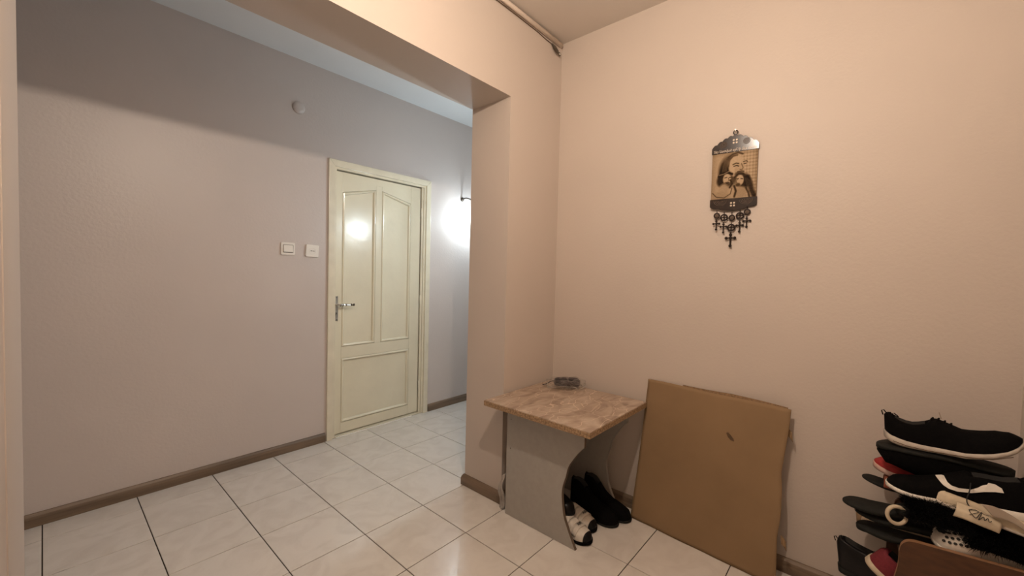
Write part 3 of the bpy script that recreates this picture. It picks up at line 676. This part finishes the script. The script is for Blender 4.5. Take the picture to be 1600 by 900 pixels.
# ---------------- shoes ----------------
SHAPE = [(0,.0),(.012,.30),(.04,.52),(.09,.66),(.16,.72),(.28,.72),(.42,.74),(.55,.86),(.68,.98),(.78,1.0),(.86,.93),(.92,.78),(.965,.56),(.99,.30),(1,.0)]
ST_ = [0,.006,.015,.035,.06,.09,.13,.18,.23,.28,.33,.38,.43,.48,.54,.60,.66,.72,.78,.83,.88,.92,.95,.975,.99,.997,1]
def shoe(name, label, L_, W_, h, sole_t, spring, mats, open_=(.06, .42), depth=.05, laces=0, group=None, tabs=0, cat='shoe', shape=SHAPE, sole_out=1.06, sq=.75):
    """x from heel (0) to toe (L). h: height table of the upper above sole; spring: sole underside curve; sole_t thickness table"""
    root = empty(name, (0, 0, 0), label, cat, group)
    wid = lambda s: lin(s, shape)*W_/2
    # sole
    b = bmesh.new(); rings = []
    for s in ST_:
        wv = max(wid(s), .0008)*sole_out+.0012; zb_ = lin(s, spring); zt = zb_+lin(s, sole_t); x = L_*(s*1.02-.01)
        rings.append([b.verts.new((x, y, z)) for y, z in ((-wv*.9, zb_), (0, zb_), (wv*.9, zb_), (wv, zb_+.3*(zt-zb_)), (wv*1.0, zt-.001), (wv*.93, zt), (0, zt), (-wv*.93, zt), (-wv, zt-.001), (-wv, zb_+.3*(zt-zb_)))])
    for A, B in zip(rings, rings[1:]):
        for k in range(10): b.faces.new((A[k], A[(k+1) % 10], B[(k+1) % 10], B[k]))
    b.faces.new(rings[0]); b.faces.new(rings[-1])
    sl = obj('sole', b, mats['sole'], root, smooth=True)
    # upper
    b = bmesh.new(); rings = []; inner = set(); TH = []
    th0 = math.radians(62)
    TH = list(np.linspace(0, th0, 7)) + list(np.linspace(th0, math.pi-th0, 9))[1:-1] + list(np.linspace(math.pi-th0, math.pi, 7))
    for s in ST_:
        wv = max(wid(s), .0006); zt = lin(s, spring)+lin(s, sole_t)-.001; H_ = max(lin(s, h), .002); x = L_*s
        a, c = open_; o_ = max(0, min(1, (s-a)/.05))*max(0, min(1, (c-s)/.08)) if c > a else 0
        rg = []
        for t in TH:
            ct, st_ = math.cos(t), math.sin(t)
            y = wv*(abs(ct)**sq)*(1 if ct > 0 else -1) if abs(ct) > 1e-6 else 0
            z = H_*(st_**.8)
            if th0+1e-4 < t < math.pi-th0-1e-4:
                u_ = abs(ct)/math.cos(th0); zr = H_*math.sin(th0)**.8
                zi = zr-min(depth, zr-.004)*min(1, (1-u_**3)*1.25); z = z*(1-o_)+zi*o_
            rg.append(b.verts.new((x, y, zt+z)))
        rings.append(rg)
    n = len(TH)
    for ri, (A, B) in enumerate(zip(rings, rings[1:])):
        s = (ST_[ri]+ST_[ri+1])/2
        for k in range(n-1):
            fc = b.faces.new((A[k], A[k+1], B[k+1], B[k]))
            if 6 <= k <= n-8 and open_[0]+.02 < s < open_[1]-.03: fc.material_index = 1
            elif 'toe' in mats and s > mats.get('toe_at', .86): fc.material_index = 2
            elif 'heel' in mats and s < .12: fc.material_index = 3
    b.normal_update()
    me = bpy.data.meshes.new('upper'); b.to_mesh(me); b.free()
    me.materials.append(mats['upper']); me.materials.append(mats.get('lining', M['lining'])); me.materials.append(mats.get('toe', mats['upper'])); me.materials.append(mats.get('heel', mats['upper']))
    for p in me.polygons: p.use_smooth = True
    up = bpy.data.objects.new('upper', me); C.objects.link(up); up.parent = root
    for k in range(laces):
        s = open_[1]+.02+k*.045; wv = wid(s)*.38; zt = lin(s, spring)+lin(s, sole_t)+lin(s, h)
        b = bmesh.new(); tube(b, [(L_*s, -wv, zt*.985-.004), (L_*(s+.012), 0, zt+.002), (L_*s, wv, zt*.985-.004)], .0022, 6); obj('lace', b, mats.get('lace', mats['upper']), root, smooth=True)
    if tabs:
        for s, ht in ((.012, .022), (.10, .013))[:tabs]:
            zt = lin(s, spring)+lin(s, sole_t)+lin(s, h)-.004; wv = .003
            b = bmesh.new(); tube(b, [(L_*s-.006, 0, zt-.004), (L_*s-.009, 0, zt+ht*.45), (L_*s-.004, 0, zt+ht*.6), (L_*s+.006, 0, zt-.002)], .0018, 5); obj('pull_tab', b, mats['upper'], root)
    return root
def place(o, loc, rz=0, ry=0, rx=0):
    o.rotation_euler = (Matrix.Rotation(rz, 3, 'Z') @ Matrix.Rotation(ry, 3, 'Y') @ Matrix.Rotation(rx, 3, 'X')).to_euler(); o.location = loc; return o
PI = math.pi
flat = [(0, .0), (1, .0)]
# --- shoe rack ---
rk = empty('shoe_rack', (1.88, -.24, 0), 'brown veneered shoe rack with rounded front board in the right corner', 'shoe rack')
def rrel(b): bmesh.ops.translate(b, verts=b.verts[:], vec=Vector((-1.88, .24, 0))); return b
def board(x0, x1):
    out = [(-.10, .001), (-.10, .31), (-.118, .375), (-.113, .42), (-.116, .445), (-.126, .458), (-.140, .464), (-.20, .463), (-.28, .464), (-.392, .466), (-.392, .001)]
    out = [(-.10, .001)] + catmull([(-.10, .30), (-.106, .34), (-.112, .38), (-.113, .425), (-.118, .447), (-.130, .461), (-.146, .466)], 4) + [(-.392, .480), (-.392, .001)]
    b = bmesh.new(); prism(b, out, lambda u, v, w_: (w_, u, v), x0, x1); return rrel(b), out
b, out = board(1.708, 1.724); obj('front_board', b, M['rack'], rk)
b = bmesh.new(); E_ = out[1:-1]
for (y0, z0), (y1, z1) in zip(E_, E_[1:]):
    q = [b.verts.new(p) for p in ((1.7075, y0, z0+.0006), (1.7245, y0, z0+.0006), (1.7245, y1, z1+.0006), (1.7075, y1, z1+.0006))]; b.faces.new(q)
obj('edge_strip', rrel(b), M['rackedge'], rk)
b, _ = board(2.036, 2.050); obj('rear_board', b, M['rack'], rk)
for z in (.05, .172, .385):
    obj('shelf', rrel(box(1.7245, 2.0355, -.392, -.105 if z < .3 else -.118, z-.012, z)), M['rack'], rk)

# 1 top sneaker: black upper on worn white sole, heel to the left
s1 = shoe('sneaker', 'black lace-up sneaker with worn white sole on top of the shoe pile', .296, .098,
    [(0,.050),(.02,.062),(.06,.070),(.14,.062),(.22,.060),(.32,.072),(.40,.086),(.50,.074),(.62,.058),(.75,.054),(.85,.050),(.92,.038),(.96,.026),(1,.006)],
    [(0,.022),(.1,.024),(.3,.018),(.7,.016),(.9,.014),(1,.014)], [(0,.022),(.06,.010),(.15,.002),(.3,0),(.60,.0),(.75,.010),(.88,.026),(.96,.042),(1,.055)],
    dict(upper=M['blackfab'], sole=M['greysole']), (.07, .36), .05, laces=4, tabs=2)
place(s1, (1.862, -.074, .706), -PI/2-.03, -.075)
b = bmesh.new(); tube(b, [(.135, .012, .098), (.131, .014, .118)], .0014, 5); obj('lace_end', b, M['beige'], s1)
b = bmesh.new(); tube(b, [(L, -.052, z) for L, z in ((.02,.022),(.05,.013),(.10,.008),(.18,.008),(.23,.013),(.27,.03))], .0012, 5); obj('sole_groove', b, M['tear'], s1)

# 2 black shoe lying upside down under it, toe left
s2 = shoe('slip_on_shoe', 'black shoe lying sole-up with dark rubber sole, below the topmost sneaker', .300, .102,
    [(0,.064),(.1,.080),(.3,.080),(.45,.090),(.6,.082),(.8,.066),(.92,.052),(1,.012)], [(0,.016),(.5,.012),(1,.012)], [(0,.004),(.5,0),(.85,.004),(1,.016)],
    dict(upper=M['blackfab'], sole=M['rubber']), (.07, .38), .03)
place(s2, (1.872, -.355, .703), PI/2+.02, -.03, PI)
# 3 red shoe poking out on the left
s3 = shoe('red_shoe', 'red shoe with pinkish sole poking out left below the upturned black shoe', .25, .090,
    [(0,.040),(.1,.050),(.3,.050),(.45,.056),(.6,.046),(.85,.036),(1,.006)], [(0,.022),(1,.018)], [(0,.0),(.8,0),(1,.012)],
    dict(upper=M['red'], sole=M['pinksole']), (.07, .36), .03)
place(s3, (1.945, -.300, .566), PI/2-.05, -.03)
# 4 sneaker with big white swoosh mark, toe left
s4 = shoe('swoosh_sneaker', 'black sneaker with large white swoosh mark and white sole in the middle of pile', .305, .100,
    [(0,.070),(.03,.086),(.10,.090),(.2,.080),(.32,.084),(.42,.084),(.55,.066),(.7,.046),(.85,.034),(.94,.026),(1,.006)],
    [(0,.030),(.2,.030),(.5,.022),(.8,.014),(1,.012)], [(0,.006),(.1,0),(.6,0),(.85,.004),(1,.012)],
    dict(upper=M['blackfab'], sole=M['whitesole']), (.08, .40), .04, laces=0)
place(s4, (1.815, -.386, .582), PI/2+.02, .035)
Z8 = [(522,430),(572,415),(585,440),(605,455),(650,462),(720,455),(800,440),(850,425),(808,400),(815,388),(850,388),(885,405),(895,432),(850,437),(790,452),(720,478),(640,487),(590,480),(560,465)]
sw_pts = [((895-zx)/1000*.355+.062, .093-(zy-388)/1000*.338*1.2) for zx, zy in Z8]
def side_y(x, z, L_=.305, W_=.100):
    s = x/L_; wv = lin(s, SHAPE)*W_/2; zt = .024+(.0)
    H_ = lin(s, [(0,.070),(.03,.086),(.10,.090),(.2,.080),(.32,.084),(.42,.084),(.55,.066),(.7,.046),(.85,.034),(1,.006)])
    zz = max(0, min(.999, (z-lin(s, [(0,.036),(.2,.030),(.5,.022),(.8,.016)]))/H_)); t = math.asin(zz**(1/.8)); return wv*(math.cos(t)**.75)
b = bmesh.new(); 
vs = [b.verts.new((u, v, 0)) for u, v in sw_pts]; fc = b.faces.new(vs)
bmesh.ops.triangulate(b, faces=[fc]); 
for _ in range(3): bmesh.ops.subdivide_edges(b, edges=[e for e in b.edges if e.calc_length() > .008], cuts=1)
bmesh.ops.triangulate(b, faces=b.faces[:])
for v in b.verts:
    x, z = v.co.x, v.co.y; v.co = Vector((x, side_y(x, z)+.0015, z))
o = obj('swoosh', b, M['whitesole'], s4); o.modifiers.new('solid', 'SOLIDIFY').thickness = .0015
b = bmesh.new(); tube(b, catmull([(.108+.02, .050, .090), (.130, .054, .07), (.136, .058, .035), (.120, .062, .012), (.10, .064, .002)], 5), .0014, 5); obj('loose_lace', b, M['black'], s4, smooth=True)

# 5 dark rubber slippers sticking out to the left
def slipper(label, L_, W_, th, matn, group=None, tip=.012, strap=True, straps=M['rubber']):
    root = empty('rubber_slipper', (0,0,0), label, 'slipper', group)
    b = bmesh.new(); rings = []
    for s in ST_:
        wv = max(.0008, lin(s, SHAPE)*W_/2); zb_ = lin(s, [(0,0),(.7,0),(1,tip)]); zt = zb_+th*lin(s, [(0,.9),(.15,1.1),(.6,.9),(.9,.7),(1,.35)]); x = L_*s
        rings.append([b.verts.new((x, y, z)) for y, z in ((-wv*.88, zb_), (wv*.88, zb_), (wv, (zb_+zt)/2), (wv*.94, zt), (0, zt-.002), (-wv*.94, zt), (-wv, (zb_+zt)/2))])
    for A, B in zip(rings, rings[1:]):
        for k in range(7): b.faces.new((A[k], A[(k+1) % 7], B[(k+1) % 7], B[k]))
    b.faces.new(rings[0]); b.faces.new(rings[-1]); obj('sole', b, matn, root, smooth=True)
    if strap:
        b = bmesh.new(); W2 = W_/2
        grid(b, lambda s, t: (L_*(.48+.26*t), -math.cos(s*PI)*W2*.98, th*.6+.040*math.sin(s*PI)*(1-.25*t)), 14, 4)
        o = obj('strap', b, straps, root, smooth=True); o.modifiers.new('solid', 'SOLIDIFY').thickness = .004
    return root
place(slipper('dark rubber slipper sole sticking out furthest left in the pile, upper one', .26, .088, .018, M['rubber'], strap=False), (1.80, -.232, .512), PI/2+.06, .11)
place(slipper('dark rubber slipper with low strap, second of the soles sticking out left', .25, .086, .018, M['rubber'], strap=False), (1.80, -.255, .472), PI/2-.02, .06)
place(slipper('dark rubber slipper sole sticking out left, lowest above the burgundy shoe', .25, .086, .018, M['rubber'], strap=False), (1.79, -.262, .428), PI/2+.0, .05)
# brown sandal
s5 = slipper('small dark brown sandal with orange strap behind the slipper soles', .22, .075, .014, M['rubber'], straps=mat('rust_strap', (.22,.06,.03), .7))
place(s5, (1.93, -.24, .525), PI/2, -.03)
# white shoe between slippers
s6 = shoe('cream_shoe', 'cream leather shoe heel squeezed between dark slipper soles on the left', .22, .080,
    [(0,.028),(.1,.034),(.3,.034),(.6,.034),(1,.006)], [(0,.010),(1,.008)], flat, dict(upper=M['creamfab'], sole=M['greysole']), (.1, .4), .02)
place(s6, (1.865, -.245, .395), PI/2-.1, -.04)

# 6 white clog with holes
s7 = shoe('perforated_clog', 'white perforated rubber clog toe above the brown rack board', .20, .094,
    [(0,.030),(.3,.040),(.5,.052),(.75,.050),(.9,.036),(1,.006)], [(0,.014),(1,.012)], flat, dict(upper=M['whitelea'], sole=M['whitesole'], lining=M['whitelea']), (.05, .3), .02)
place(s7, (1.786, -.385, .462), PI/2+.05, -.02, -.32)
b = bmesh.new()
for i in range(8):
    for j in range(7):
        s = .52+.055*i+(.027 if j % 2 else 0); t = math.radians(34+19*j)
        if s > .93: continue
        wv = lin(s, SHAPE)*.047; H_ = lin(s, [(0,.030),(.3,.040),(.5,.052),(.75,.050),(.9,.036),(1,.006)])
        ct = math.cos(t); c = Vector((.20*s, wv*abs(ct)**.75*(1 if ct > 0 else -1), .012+H_*math.sin(t)**.8)); nn = Vector((.1, ct*.9, math.sin(t))).normalized()
        u_ = nn.orthogonal().normalized(); w2 = nn.cross(u_)
        b.faces.new([b.verts.new(c+nn*.0026+.0042*(math.cos(k)*u_+math.sin(k)*w2)) for k in np.linspace(0, 2*PI, 9)[:-1]])
tag(obj('ventilation_holes', b, M['lining'], s7), kind='stuff')

# 7 fur slides
def fur_slide(label, L_, W_, n=5200, seed=1, cx=.55, fh=.055):
    rs = random.Random(seed); root = empty('fur_slide', (0,0,0), label, 'slipper', 'pair of black fur slides in the shoe pile')
    b = bmesh.new(); rings = []
    for s in ST_:
        wv = max(.0008, lin(s, SHAPE)*W_/2); x = L_*s
        rings.append([b.verts.new((x, y, z)) for y, z in ((-wv*.9, 0), (wv*.9, 0), (wv, .008), (wv*.92, .016), (0, .014), (-wv*.92, .016), (-wv, .008))])
    for A, B in zip(rings, rings[1:]):
        for k in range(7): b.faces.new((A[k], A[(k+1) % 7], B[(k+1) % 7], B[k]))
    b.faces.new(rings[0]); b.faces.new(rings[-1]); obj('sole', b, M['rubber'], root, smooth=True)
    b = bmesh.new(); grid(b, lambda s, t: (L_*(cx-.25+.5*t), -math.cos(s*PI)*W_*.5, .006+fh*math.sin(s*PI)*(1-.25*t)), 14, 6)
    o = obj('band', b, M['fur'], root, smooth=True); o.modifiers.new('solid', 'SOLIDIFY').thickness = .006
    b = bmesh.new()
    for _ in range(n):
        s, t = rs.random(), rs.random(); a = s*PI
        c = Vector((L_*(cx-.27+.54*t), -math.cos(a)*W_*.5, .006+fh*math.sin(a)*(1-.25*t)))
        nn = Vector((rs.gauss(0, .45)+(t-.5)*1.3, -math.cos(a)+rs.gauss(0, .4), math.sin(a)*.9+rs.gauss(0, .4))).normalized()
        ln = rs.uniform(.012, .028); u_ = nn.cross(Vector((rs.random(), rs.random(), rs.random()))).normalized()*.0008
        tip = c+nn*ln+Vector((0, 0, -.004)); mid = c+nn*ln*.55
        v0, v1, v2, v3, v4 = [b.verts.new(p) for p in (c-u_, c+u_, mid+u_*.7, mid-u_*.7, tip)]
        b.faces.new((v0, v1, v2, v3)); b.faces.new((v3, v2, v4))
    me = bpy.data.meshes.new('fur'); b.to_mesh(me); b.free(); me.materials.append(M['fur']); o = bpy.data.objects.new('fur', me); C.objects.link(o); o.parent = root; o['kind'] = 'stuff'
    return root
place(fur_slide('black fluffy fur slide, left one above the rack corner', .24, .090, seed=2, cx=.64, fh=.062), (1.785, -.340, .518), PI/2+.08, -.02)
place(fur_slide('black fluffy fur slide, right one above the rack board', .24, .095, seed=5, cx=.5, n=6500), (1.775, -.195, .494), -PI/2-.02, .03)

# cream ring slipper front left of the fur
b = bmesh.new()
tube(b, catmull([(.040*math.cos(a)*.62, 0, .028*math.sin(a)) for a in np.linspace(0, 2*PI, 17)], 2)[:-1], .0055, 8, closed=True)
rg = obj('heel_loop', b, M['creamfab'], smooth=True); rg.location = (1.742, -.105, .518); rg.rotation_euler = (.0, .5, PI/2+.5)
tag(rg, 'cream slingback shoe loop curling left of the black fur', 'shoe strap')
# cream insole with black script
b = bmesh.new()
cf = lambda s, t: ((s-.5)*.088, (t-.5)*.046*(1-.25*s), .010*math.sin(s*3)+.014*math.sin(t*PI)+.003*math.sin(s*8+t*4))
grid(b, cf, 20, 12)
ins = obj('cream_pouch', b, M['creamfab'], smooth=True); ins.modifiers.new('solid', 'SOLIDIFY').thickness = .004
place(ins, (1.736, -.268, .580), -PI/2-.05, .22, .95)
tag(ins, 'cream fabric shoe tongue with black script lettering on the right of the pile', 'fabric')
b = bmesh.new()
scr = catmull([(-.018,-.006),(-.004,.010),(-.014,.014),(-.020,.004),(-.006,-.008),(-.002,.004),(.002,.013),(.000,-.010),(.006,.002),(.010,-.006),(.014,.003),(.018,-.005),(.022,.0)], 5)
tube(b, [(u, v, cf(u/.088+.5, v/.046+.5)[2]+.0035) for u, v in scr], .0009, 5)
tube(b, [(u, v, cf(u/.088+.5, v/.046+.5)[2]+.0035) for u, v in catmull([(-.022,.008),(-.008,.012),(.008,.010),(.016,.012)], 4)], .0007, 5)
obj('script_lettering', b, M['black'], ins)
# beige twisted strap at right
b = bmesh.new(); grid(b, lambda s, t: (1.725+.014*math.sin(t*4)+.004*s, -.285-.105*t+.022*(s-.5)*math.cos(t*2), .604-.050*t*t+.012*(s-.5)*math.sin(t*3+1)+.016*s), 6, 18)
o = obj('beige_strap', b, M['beige'], smooth=True); o.modifiers.new('solid', 'SOLIDIFY').thickness = .003
tag(o, 'twisted beige strap lying over the white sneaker sole at right edge', 'strap')
# white leather shoe under strap (right)
s8 = shoe('white_shoe', 'cream white leather shoe sloping down at the right picture edge', .23, .082,
    [(0,.030),(.1,.036),(.3,.036),(.6,.030),(.85,.024),(1,.006)], [(0,.010),(1,.008)], flat, dict(upper=M['creamfab'], sole=M['greysole']), (.1, .4), .02)
place(s8, (1.782, -.180, .585), -PI/2+.05, .16)

# 9 burgundy sneaker, black boot and tan shoe left of the rack
s9 = shoe('burgundy_sneaker', 'burgundy canvas sneaker with cream sole and white stripes left of the rack', .27, .092,
    [(0,.052),(.03,.062),(.1,.066),(.25,.060),(.4,.072),(.55,.060),(.75,.046),(.9,.040),(.97,.028),(1,.008)],
    [(0,.020),(1,.020)], [(0,0),(.8,0),(1,.006)], dict(upper=M['burg'], sole=M['creamfab']), (.07, .38), .04)
for off in (0, .010):
    b = bmesh.new(); tube(b, [(.018+off+.001, .041+off*.3, .022), (.035+off, .036, .045), (.055+off, .026, .066)], .0012, 5); obj('stripe', b, M['whitesole'], s9)
place(s9, (1.800, -.040, .318), -PI/2-.10, .55, .15)
s10 = shoe('black_shoe', 'black leather shoe hanging out lowest left, behind the burgundy sneaker', .27, .092,
    [(0,.075),(.03,.100),(.1,.110),(.2,.098),(.4,.085),(.6,.056),(.85,.042),(1,.008)], [(0,.024),(.3,.016),(1,.010)], flat, dict(upper=M['blackleather'], sole=M['rubber']), (.07, .38), .05, tabs=1)
place(s10, (1.905, .028, .190), -PI/2-.12, -.12)
s11 = shoe('tan_shoe', 'tan suede shoe with dark lining behind the black shoe on the rack left', .24, .085,
    [(0,.040),(.1,.048),(.3,.044),(.6,.040),(1,.006)], [(0,.014),(1,.010)], flat, dict(upper=M['tan'], sole=M['rubber']), (.07, .38), .03)
place(s11, (1.975, -.015, .335), -PI/2-.05, -.10)

# ---------------- shoes under the table ----------------
def low(label, nm='strap_sneaker'):
    o = shoe(nm, label, .262, .088, [(0,.055),(.05,.068),(.15,.066),(.3,.062),(.42,.070),(.55,.060),(.7,.050),(.85,.042),(.94,.034),(1,.008)],
      [(0,.020),(.5,.018),(1,.014)], [(0,0),(.8,0),(1,.008)], dict(upper=M['whitelea'], sole=M['blackfab'], toe=M['blackleather'], toe_at=.90), (.07, .40), .04, group='white and black strap sneakers under the table')
    for s, tw in ((.50, .022), (.62, .022), (.74, .018)):
        H_ = [(0,.055),(.05,.068),(.15,.066),(.3,.062),(.42,.070),(.55,.060),(.7,.050),(.85,.042),(1,.008)]
        b = bmesh.new()
        def sf(p, q):
            ss = s+(q-.5)*tw/.262*1.3+.02*math.sin(p*PI); t = PI*(.06+.88*p); wv = lin(ss, SHAPE)*.043; ct = math.cos(t)
            return (.262*ss, (wv+.003)*abs(ct)**.75*(1 if ct > 0 else -1), .017+(lin(ss, H_)+.004)*max(0, math.sin(t))**.8)
        grid(b, sf, 16, 4); q = obj('strap', b, M['whitelea'], o, smooth=True); q.modifiers.new('solid', 'SOLIDIFY').thickness = .003
    return o
sa = low('white and black strap sneaker under the table, nearer the grey side panel')
sb = low('white and black strap sneaker under the table, right one beside black boots')
place(sa, (1.668, 1.165, 0.0005), -PI/2-.10); place(sb, (1.765, 1.195, .0005), -PI/2-.10)
for q in (sa, sb):
    tm = text_mesh('AIR', .020, .0004, 'lettering', M['black'], Matrix.Translation((.196, 0.0, .0725)) @ Matrix.Rotation(.27, 4, 'Y') @ Matrix.Rotation(PI/2, 4, 'Z'), q)
bt = [(0,.135),(.04,.155),(.12,.165),(.24,.160),(.34,.135),(.46,.100),(.6,.076),(.8,.058),(.93,.044),(1,.008)]
def boot(label, mt=M['blackleather']):
    return shoe('ankle_boot', label, .27, .090, bt, [(0,.024),(.3,.018),(.4,.010),(1,.010)], [(0,0),(.8,0),(1,.006)], dict(upper=mt, sole=M['rubber']), (.05, .34), .06, cat='boot')
place(boot('shiny black ankle boot resting on the white strap sneakers under the table'), (1.705, 1.290, .080), -PI/2-.12, .02)
place(boot('black fabric ankle boot standing under the table, left of the two', M['blackfab']), (1.850, 1.145, .0005), -PI/2+.02)
place(boot('black fabric ankle boot standing under the table, right beside the far side panel', M['blackfab']), (1.9345, 1.115, .0005), -PI/2+.0)
